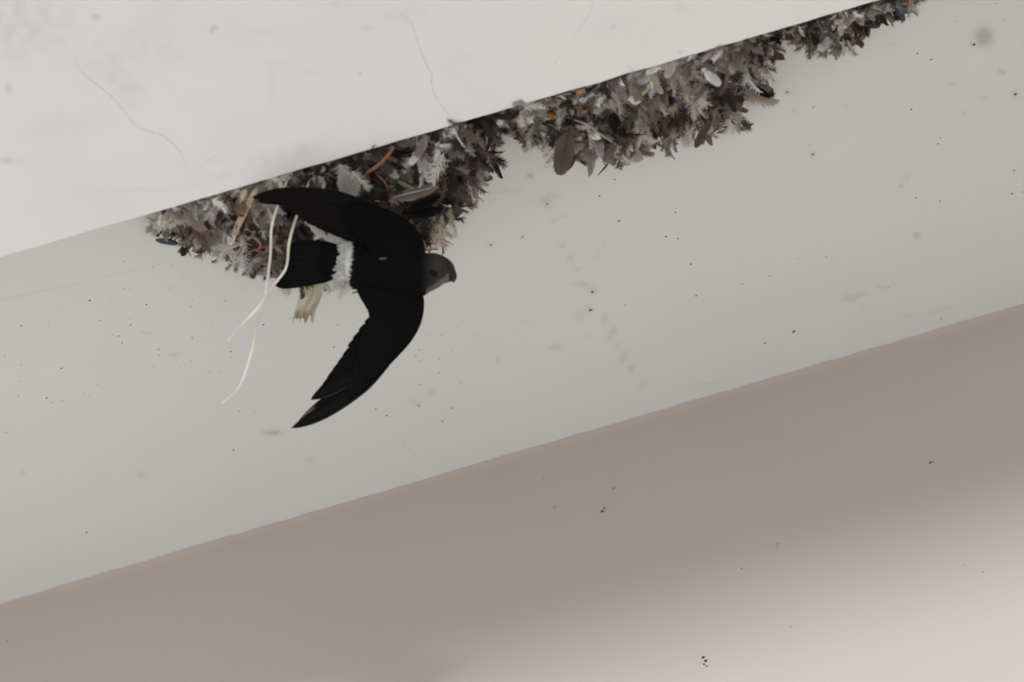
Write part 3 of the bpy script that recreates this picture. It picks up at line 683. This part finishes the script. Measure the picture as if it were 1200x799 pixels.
# broad torn blade under the tail
def torn_blade():
    V = []; F = []; Cc_ = []; n, m_ = 26, 13
    top0, top1 = np.array([350, 300]), np.array([382, 300])
    d0 = sn(365, 325)
    prof = [(0, 354, 379), (.3, 353, 378), (.55, 350, 376), (.75, 347, 372), (1, 344, 370)]
    pl = np.array(prof)
    for layer in (0, 1):
        for i in range(n):
            u = i/(n-1); l, r_ = np.interp(u, pl[:, 0], pl[:, 1]), np.interp(u, pl[:, 0], pl[:, 2])
            for j in range(m_):
                v = j/(m_-1); tear = 1 if u < .7 else 1-.13*abs(math.sin(j*2.3))*(u-.7)/.3
                py = 306+76*u*tear+3*math.sin(j*1.9)*max(0, u-.8)
                fold = .0007*math.sin(v*math.pi*3+u*2)+.0012*math.sin(u*9+v*4)
                curl = .004*max(0, u-.8)*5
                V.append(at_d(l+(r_-l)*v+2*math.sin(u*5), py, DB+d0-.006+fold-curl+(.0004 if layer else 0)))
                Cc_.append(np.array([.74, .66, .50])*(1+.10*math.sin(v*19+u*3))*(1-.12*math.sin(u*14+j)))
    g = grid_faces(n, m_); k = n*m_; F = list(g)+[tuple(k+q for q in f[::-1]) for f in g]
    F = [f for idx, f in enumerate(F) if not (((idx % len(g))//(m_-1)) > 22 and ((idx % len(g)) % (m_-1)) in (3, 9))]
    o = mesh_obj('dry_leaf', V, F, M['straw'], None, tuple(V[0]), np.array(Cc_))
    tag(o, 'broad torn translucent dry leaf hanging just below the bird\'s tail', 'leaf')
torn_blade()
# greenish crumb stuck to the beam edge
def crumb():
    V = []; F = []
    for (a, b, r) in ((604, 122, 3.2), (609, 120.5, 4), (613, 122, 2.4)):
        k = len(V); n = 10
        for j in range(5):
            u = j/4
            for q in range(n):
                w = 2*math.pi*q/n; rr = math.sin(max(.06, u*math.pi/2))*r*random.uniform(.8, 1.15)
                p = at_z(a+rr*math.cos(w)*1.3, b+rr*math.sin(w)*.8, HC-HB-.0002-math.cos(u*math.pi/2)*r*MM*.8); V.append(p)
        F += [tuple(k+z for z in f) for f in grid_faces(5, n, True)]+[tuple(k+z for z in range(n))]
    o = mesh_obj('lichen_crumb', V, F, M['mat'], None, tuple(V[0]), np.array([.42, .42, .34])); tag(o, 'small greenish grey crumb stuck on the white beam edge above the nest', 'debris')
crumb()

# ------------------------------------------------------------------ the bird
PX = DB/FPX
CB = at_d(455, 318, DB)
bird = empty('little_swift', tuple(CB))
tag(bird, 'black swift with white rump flying right beneath the nests, wings spread', 'bird')
bpy.context.view_layer.update()
def bp(px, py, near): return at_d(px, py, DB-near*PX)      # near in pixels towards the lens
def lens_loft(top, bot, thick, mid, n=24, seg=20):
    T, B_ = smooth_line(top, n), smooth_line(bot, n); K = smooth_line([(t,) for t in thick], n)[:, 0]; D = smooth_line([(t,) for t in mid], n)[:, 0]
    V = []
    for i in range(n):
        c = (T[i]+B_[i])/2; h = (T[i]-B_[i])/2
        for k in range(seg):
            w = 2*math.pi*k/seg; u = math.cos(w); q = math.sin(w)
            V.append(bp(c[0]+h[0]*u, c[1]+h[1]*u, D[i]+K[i]*q))
    F = grid_faces(n, seg, True); F.append(tuple(range(seg))[::-1]); F.append(tuple((n-1)*seg+k for k in range(seg)))
    return V, F
parts = []
# torso with head (stations from the rump to the face)
parts.append(lens_loft([(384, 293), (394, 287), (404, 284), (418, 287), (435, 290), (455, 291), (475, 291), (490, 294), (500, 296.5), (507, 296), (514, 297.5), (521, 300.5), (527, 304.5), (531.5, 310), (533.5, 316)],
                       [(384, 322), (392, 327), (402, 333), (414, 338), (430, 343), (452, 346), (474, 347.5), (488, 348), (498, 346), (505, 341), (512, 336), (519, 333), (525, 331), (529.5, 329), (532, 325)],
                       [8, 12, 16, 19, 22, 24, 24, 22, 19.5, 18, 17, 15.5, 12.5, 8, 3], [-12, -9, -5, -2, 0, 1, 2, 3, 5, 6, 6.5, 6.5, 6, 5, 4.5], 40, 28))
# left arm (upper in the picture) and right arm
parts.append(lens_loft([(470, 330), (492, 312), (498.5, 296), (496, 281), (488, 267), (476, 256.5), (460, 247.5), (442, 240.5), (424, 236.5), (410, 234.5)],
                       [(440, 330), (428, 306), (431, 296), (430, 289), (424, 281), (414, 273), (408, 263), (404, 254), (402, 245), (404, 239)],
                       [12, 11, 8, 6, 5, 4.2, 3.6, 3, 2.2, 1.2], [4, 6, 8, 8, 8, 7.5, 7, 6.5, 6, 5.5], 34, 22))
parts.append(lens_loft([(470, 310), (490, 333), (497, 349), (497.5, 360), (495.5, 374), (489.5, 389), (479.5, 404), (464, 421), (447, 438), (432, 451)],
                       [(432, 312), (418, 335), (421, 348), (427, 358), (431.5, 368), (430, 379), (424, 391), (419, 403), (417, 416), (420, 431)],
                       [12, 11, 8, 6, 5, 4.2, 3.6, 3, 2.2, 1.2], [4, 5, 6, 6, 6, 6, 5.5, 5, 5, 4.5], 34, 22))
V = []; F = []
for v, f in parts:
    k = len(V); V += v; F += [tuple(k+q for q in g) for g in f]
tmp = mesh_obj('body', V, F, M['bird'], bird, bird.location)
md = tmp.modifiers.new('r', 'REMESH'); md.mode = 'VOXEL'; md.voxel_size = .00055
sm = tmp.modifiers.new('s', 'SMOOTH'); sm.factor = .5; sm.iterations = 6
bpy.context.view_layer.update()
dg = bpy.context.evaluated_depsgraph_get(); me2 = bpy.data.meshes.new_from_object(tmp.evaluated_get(dg)); old = tmp.data
tmp.modifiers.clear(); tmp.data = me2; bpy.data.meshes.remove(old)
body = tmp
me2.materials.clear(); me2.materials.append(M['bird'])
n = len(me2.vertices); cov = np.empty(n*3); me2.vertices.foreach_get('co', cov); cov = cov.reshape(-1, 3)+np.array(CB)-CAM
dep = cov@FW; bx = W_/2+FPX*(cov@RT)/dep; by = H_/2-FPX*(cov@UP)/dep
BLK = np.array([.0045, .0042, .0041]); HEAD = np.array([.036, .032, .029]); WHT = np.array([.52, .51, .50]); THR = np.array([.30, .285, .27])
colb = np.tile(BLK, (n, 1))
hash_n = np.array([mnoise.noise(Vector((x_*.10, y_*.55, 2))) for x_, y_ in zip(bx, by)])
hash_m = np.array([mnoise.noise(Vector((x_*.35, y_*.35, 5))) for x_, y_ in zip(bx, by)])
def sstep(a, b, x_): t = np.clip((x_-a)/(b-a), 0, 1); return t*t*(3-2*t)
cx_ = 409-.17*(by-283)                                       # rump band leans
wr = (by < 350)*(bx < 424)*sstep(-9.5, -6, bx-cx_+4*hash_n)*(1-sstep(4, 8, bx-cx_-.06*(by-300)+4*hash_n))*(by > 276)
colb = colb*(1-wr[:, None])+WHT*(1+.25*hash_m[:, None])*wr[:, None]
hd = sstep(490, 515, bx)*(by < 352)*(by > 290)
colb = colb*(1-hd[:, None])+HEAD*(1+.5*hash_m[:, None])*hd[:, None]
th = sstep(-5, 0, by-(344-.72*(bx-497)+2.5*hash_m))*(bx > 499)*(bx < 526)*(by < 352)
colb = colb*(1-.4*th[:, None])+THR*.4*th[:, None]
br = sstep(527, 531, bx)*(1-sstep(312, 316, by))*.5
colb = colb*(1+br[:, None]*1.2)
ca = me2.color_attributes.new('Col', 'FLOAT_COLOR', 'POINT'); ca.data.foreach_set('color', np.hstack([np.clip(colb, 0, .9), np.ones((n, 1))]).astype(np.float32).ravel())
me2.polygons.foreach_set('use_smooth', [True]*len(me2.polygons)); me2.update()

def blade(root, tip, wl, wt, bend, dr, dt, name, parent, col=(.016, .0145, .0135), edge=(.05, .042, .036), tipshape=.5, tipcol=None, side=1):
    """flight feather between picture points; wl/wt vane widths in px (leading/trailing), bend = sideways bow in px"""
    root, tip = np.array(root, float), np.array(tip, float); d = tip-root; L = np.linalg.norm(d); d /= L; nn = np.array([-d[1], d[0]])*side
    n, m_ = 30, 9; V = []; Cc_ = []
    for layer in (0, 1):
        for i in range(n):
            t = i/(n-1); c = root+d*L*t+nn*bend*4*t*(1-t)
            dd = d*L+nn*bend*4*(1-2*t); dd /= np.linalg.norm(dd); n2 = np.array([-dd[1], dd[0]])*side
            pr = min(1, .35+t*2.2)*(1-max(0, (t-(1-tipshape))/tipshape)**2.0)**.8 if t < 1 else 0.0
            for j in range(m_):
                v = (j/(m_-1))*2-1; ww = wl if v < 0 else wt
                q = c+n2*v*ww*pr
                ridge = (1-abs(v))**3*.55
                z = dr+(dt-dr)*t+ridge-.35*v*v-(layer)*.5
                V.append(bp(q[0], q[1], z))
                cc = np.array(col)*(1+.5*((1-abs(v))**4))
                if j in (0,) : cc = np.array(edge)
                if tipcol is not None: cc = cc*(1-sstep(*tipcol[1], t))+np.array(tipcol[0])*sstep(*tipcol[1], t)*(1 if v > -.2 else .3)
                Cc_.append(cc)
    g = grid_faces(n, m_); k = n*m_
    F = list(g)+[tuple(k+q for q in f[::-1]) for f in g]
    for i in range(n-1):
        F += [(i*m_, k+i*m_, k+(i+1)*m_, (i+1)*m_), (i*m_+m_-1, (i+1)*m_+m_-1, k+(i+1)*m_+m_-1, k+i*m_+m_-1)]
    F.append(tuple(range(m_))+tuple(k+q for q in range(m_))[::-1])
    return mesh_obj(name, V, F, M['quill'], parent, CB, np.array(Cc_))
# left wing (upper): leading primary outermost; each next one inside lies a little lower
def wing_part(name_, lead, trail, near, thick):
    V, F = lens_loft(lead, trail, thick, near, 26, 16); return mesh_obj(name_, V, F, M['bird'], bird, CB, np.array([.0060, .0055, .0052]))
lw = wing_part('wing', [(482, 262), (462, 250), (440, 242), (415, 237), (392, 233.5), (372, 231)], [(440, 290), (428, 280), (415, 270), (402, 258), (390, 249), (374, 236)], [5.2, 5, 4.5, 4, 3.6, 3.2], [1.4, 1.3, 1.2, 1.1, .9, .5])
lw['label'] = 'upper wing, long outer feathers swept back'
U = [((440, 243), (294.5, 231.5), 7, 9.5, -10.5, .30), ((446, 247), (301, 236), 7, 9, -8, .35), ((452, 254), (329, 242.5), 7, 10, -7, .3), ((455, 258), (338, 247.5), 7, 10, -5.5, .3),
     ((457, 262), (350, 254.5), 7, 10, -5, .3), ((459, 265), (359, 260), 7, 10, -4, .3), ((460, 268), (369, 265), 7, 10, -3.5, .3), ((462, 270), (378, 269), 7, 10, -3, .35), ((463, 273), (387, 273), 7, 10, -3, .35),
     ((464, 276), (396, 277), 7, 9, -2.5, .4), ((465, 279), (405, 281), 7, 9, -2, .4), ((466, 283), (413, 285), 7, 9, -2, .4), ((468, 287), (421, 288.5), 7, 8, -2, .4), ((470, 291), (429, 292.5), 7, 8, -1, .4)]
for i, (a, b, wl, wt, bd, ts) in enumerate(U):
    blade(a, b, wl, wt, bd, 4.0-.55*i, 6.5-.55*i, 'flight_feather', lw, side=-1, tipshape=ts, edge=(.018, .015, .012), col=(.0056, .0050, .0046))
rw = wing_part('wing', [(486, 392), (470, 413), (450, 434.5), (434, 450), (420, 461), (409, 469)], [(432, 380), (426, 392), (420, 406), (416, 422), (412, 438), (407, 458)], [4, 4, 3.6, 3.2, 2.8, 2.4], [1.4, 1.3, 1.2, 1.1, .9, .5])
rw['label'] = 'lower wing with a notch in its trailing edge'
D_ = [((458, 422), (341.4, 501.7), 7, 10, -8.5, .34), ((455, 418), (349, 494.5), 6, 12.5, -6, .42), ((455, 414), (364, 468.4), 6, 10, -3, .3), ((456, 410), (370, 461), 6, 10, -3, .35), ((456, 406), (377, 452), 6, 10, -3, .35),
      ((456, 403), (383, 443), 6.5, 10, -3, .35), ((456, 399), (389, 434), 6.5, 10, -3, .4), ((457, 396), (395, 426), 7, 10, -2, .4), ((458, 392), (401, 417), 7, 10, -2, .4), ((458, 388), (407, 406), 7, 9, -1, .4), ((459, 384), (413, 397), 7, 9, -1, .4),
      ((460, 379), (420, 387), 7, 9, -1, .4), ((462, 374), (427, 377), 7, 8, -1, .4)]
for i, (a, b, wl, wt, bd, ts) in enumerate(D_):
    blade(a, b, wl, wt, bd, 3.0-.55*i, (0.0 if i < 2 else 2.0)-.55*i, 'flight_feather', rw, side=1, tipshape=ts, edge=(.05, .042, .036) if i < 3 else (.010, .009, .008), col=(.0056, .0051, .0047),
          tipcol=((.10, .075, .062), (.80, .84)) if i == 1 else None)
# tail
tail = mesh_obj('tail', *lens_loft([(412, 292), (400, 287), (390, 286), (376, 286)], [(412, 328), (398, 327), (388, 324), (374, 322)], [6, 7, 4, 1.5], [-8, -9, -12, -14], 16, 16), M['bird'], bird, CB, np.array([.0045, .0042, .0041]))
TT = [(342.5, 285.5), (338.5, 289.5), (336, 294), (333.8, 301), (331.8, 308), (329.8, 315), (328, 321.5), (325.5, 328), (322.5, 334.5)]
for i, tp in enumerate(TT):
    u = i/8; blade((404, 291+u*29), tp, 7 if i < 8 else 5, 7 if i else 4, (1.5-3*u)*1.6, -12, -22-1.2*abs(i-4)*.5-.45*i, 'tail_feather', tail, col=(.0048, .0045, .0044), edge=(.008, .0075, .007), tipshape=.16, side=1)
# white rump feathers, ragged at both borders
feats = []
random.seed(5)
for k in range(150):
    u = random.random(); y0 = 284+u*52; cxx = 409-.20*(y0-283); x0 = cxx+random.uniform(-3, 7+4*u); th_ = math.pi+random.gauss(.05, .18)
    L = random.uniform(7, 11); zz = 16*math.sqrt(max(0, 1-((y0-310)/29)**2))-6
    p0 = bp(x0, y0, zz+1.2+random.random()); p1 = bp(x0+L*math.cos(th_), y0-L*math.sin(th_)*.6+(u-.5)*4, zz-.2+random.random())
    y = p1-p0; LL = np.linalg.norm(y); y /= LL; z = -FW-y*np.dot(y, -FW); z /= np.linalg.norm(z); x = np.cross(y, z)
    feats.append(('semi' if k % 3 else 'round', random.randrange(2), np.array([.56, .55, .54])*random.uniform(.75, 1.1), np.stack([x*LL, y*LL, z*LL], 1), p0))
for k in range(16):
    x0 = random.uniform(396, 410); p0 = bp(x0, 330, 4); p1 = bp(x0+random.uniform(-6, 3), 341+random.uniform(-3, 3), 0)
    y = p1-p0; LL = np.linalg.norm(y); y /= LL; z = -FW-y*np.dot(y, -FW); z /= np.linalg.norm(z); x = np.cross(y, z)
    feats.append(('down', random.randrange(4), np.array([.6, .59, .57]), np.stack([x*LL, y*LL, z*LL], 1), p0))
o = fluff(bird, feats, 'rump_feathers'); o['label'] = 'white rump feathers'
# small body feathers give head and back a soft edge
feats = []
def bf(x0, y0, x1, y1, n0_, n1_, c, kd='semi'):
    p0, p1 = bp(x0, y0, n0_), bp(x1, y1, n1_); y = p1-p0; LL = np.linalg.norm(y); y /= LL; z = -FW-y*np.dot(y, -FW); z /= np.linalg.norm(z); x = np.cross(y, z)
    feats.append((kd, random.randrange(2), np.array(c), np.stack([x*LL, y*LL, z*LL], 1), p0))
for k in range(26):
    u = k/25; x0 = 521-24*u; y0 = 332+12*u; bf(x0, y0-2, x0-7, y0+2+2*random.random(), 3, 1, np.array([.20, .19, .18])*random.uniform(.7, 1.2))
for k in range(20):
    x0 = random.uniform(398, 403); y0 = random.uniform(287, 325); bf(x0, y0, x0-8, y0+random.uniform(-2, 2), 6, 0, (.005, .0047, .0046), 'semi')
for k in range(14):
    u = k/13; bf(425-5*u, 292+50*u, 414-2*u, 293+50*u+random.uniform(-2, 2), 18, 15, (.005, .0047, .0046), 'semi')
o = fluff(bird, feats, 'body_feathers')
# eye in its dark hollow, bill
def ball(name, px, py, near, rx, ry, rz, m_, parent, col=None, rot=0):
    V = []; n, s_ = 12, 18
    for i in range(n+1):
        a_ = math.pi*i/n
        for k in range(s_):
            w = 2*math.pi*k/s_; u, v = rx*math.sin(a_)*math.cos(w), ry*math.sin(a_)*math.sin(w)
            V.append(bp(px+u*math.cos(rot)-v*math.sin(rot), py+u*math.sin(rot)+v*math.cos(rot), near+rz*math.cos(a_)))
    return mesh_obj(name, V, grid_faces(n+1, s_, True), m_, parent, CB, col)
ball('eye', 508.5, 319.8, 22.5, 4.2, 3.3, 3, M['eye'], bird, rot=.5)
ball('eye_patch', 507.2, 319.3, 21.6, 6.6, 4.6, 3.3, M['bird'], bird, np.array([.007, .0065, .0062]), rot=.6)
ball('pale_fleck', 448.5, 303, 24.5, 4.6, 1.6, 1.2, M['plume'], bird, np.array([.10, .10, .10]), rot=-.05)
bill = mesh_obj('bill', *lens_loft([(525, 312), (530, 313), (533.6, 317), (535.4, 322), (534.6, 327), (532, 331)], [(522, 325), (525, 329.5), (527.5, 330), (529.8, 330), (530.6, 330.8), (531.4, 331.6)], [6, 5.2, 3.8, 2.6, 1.6, .5], [6, 6, 6, 6, 6, 6], 18, 14), M['bill'], bird, CB)
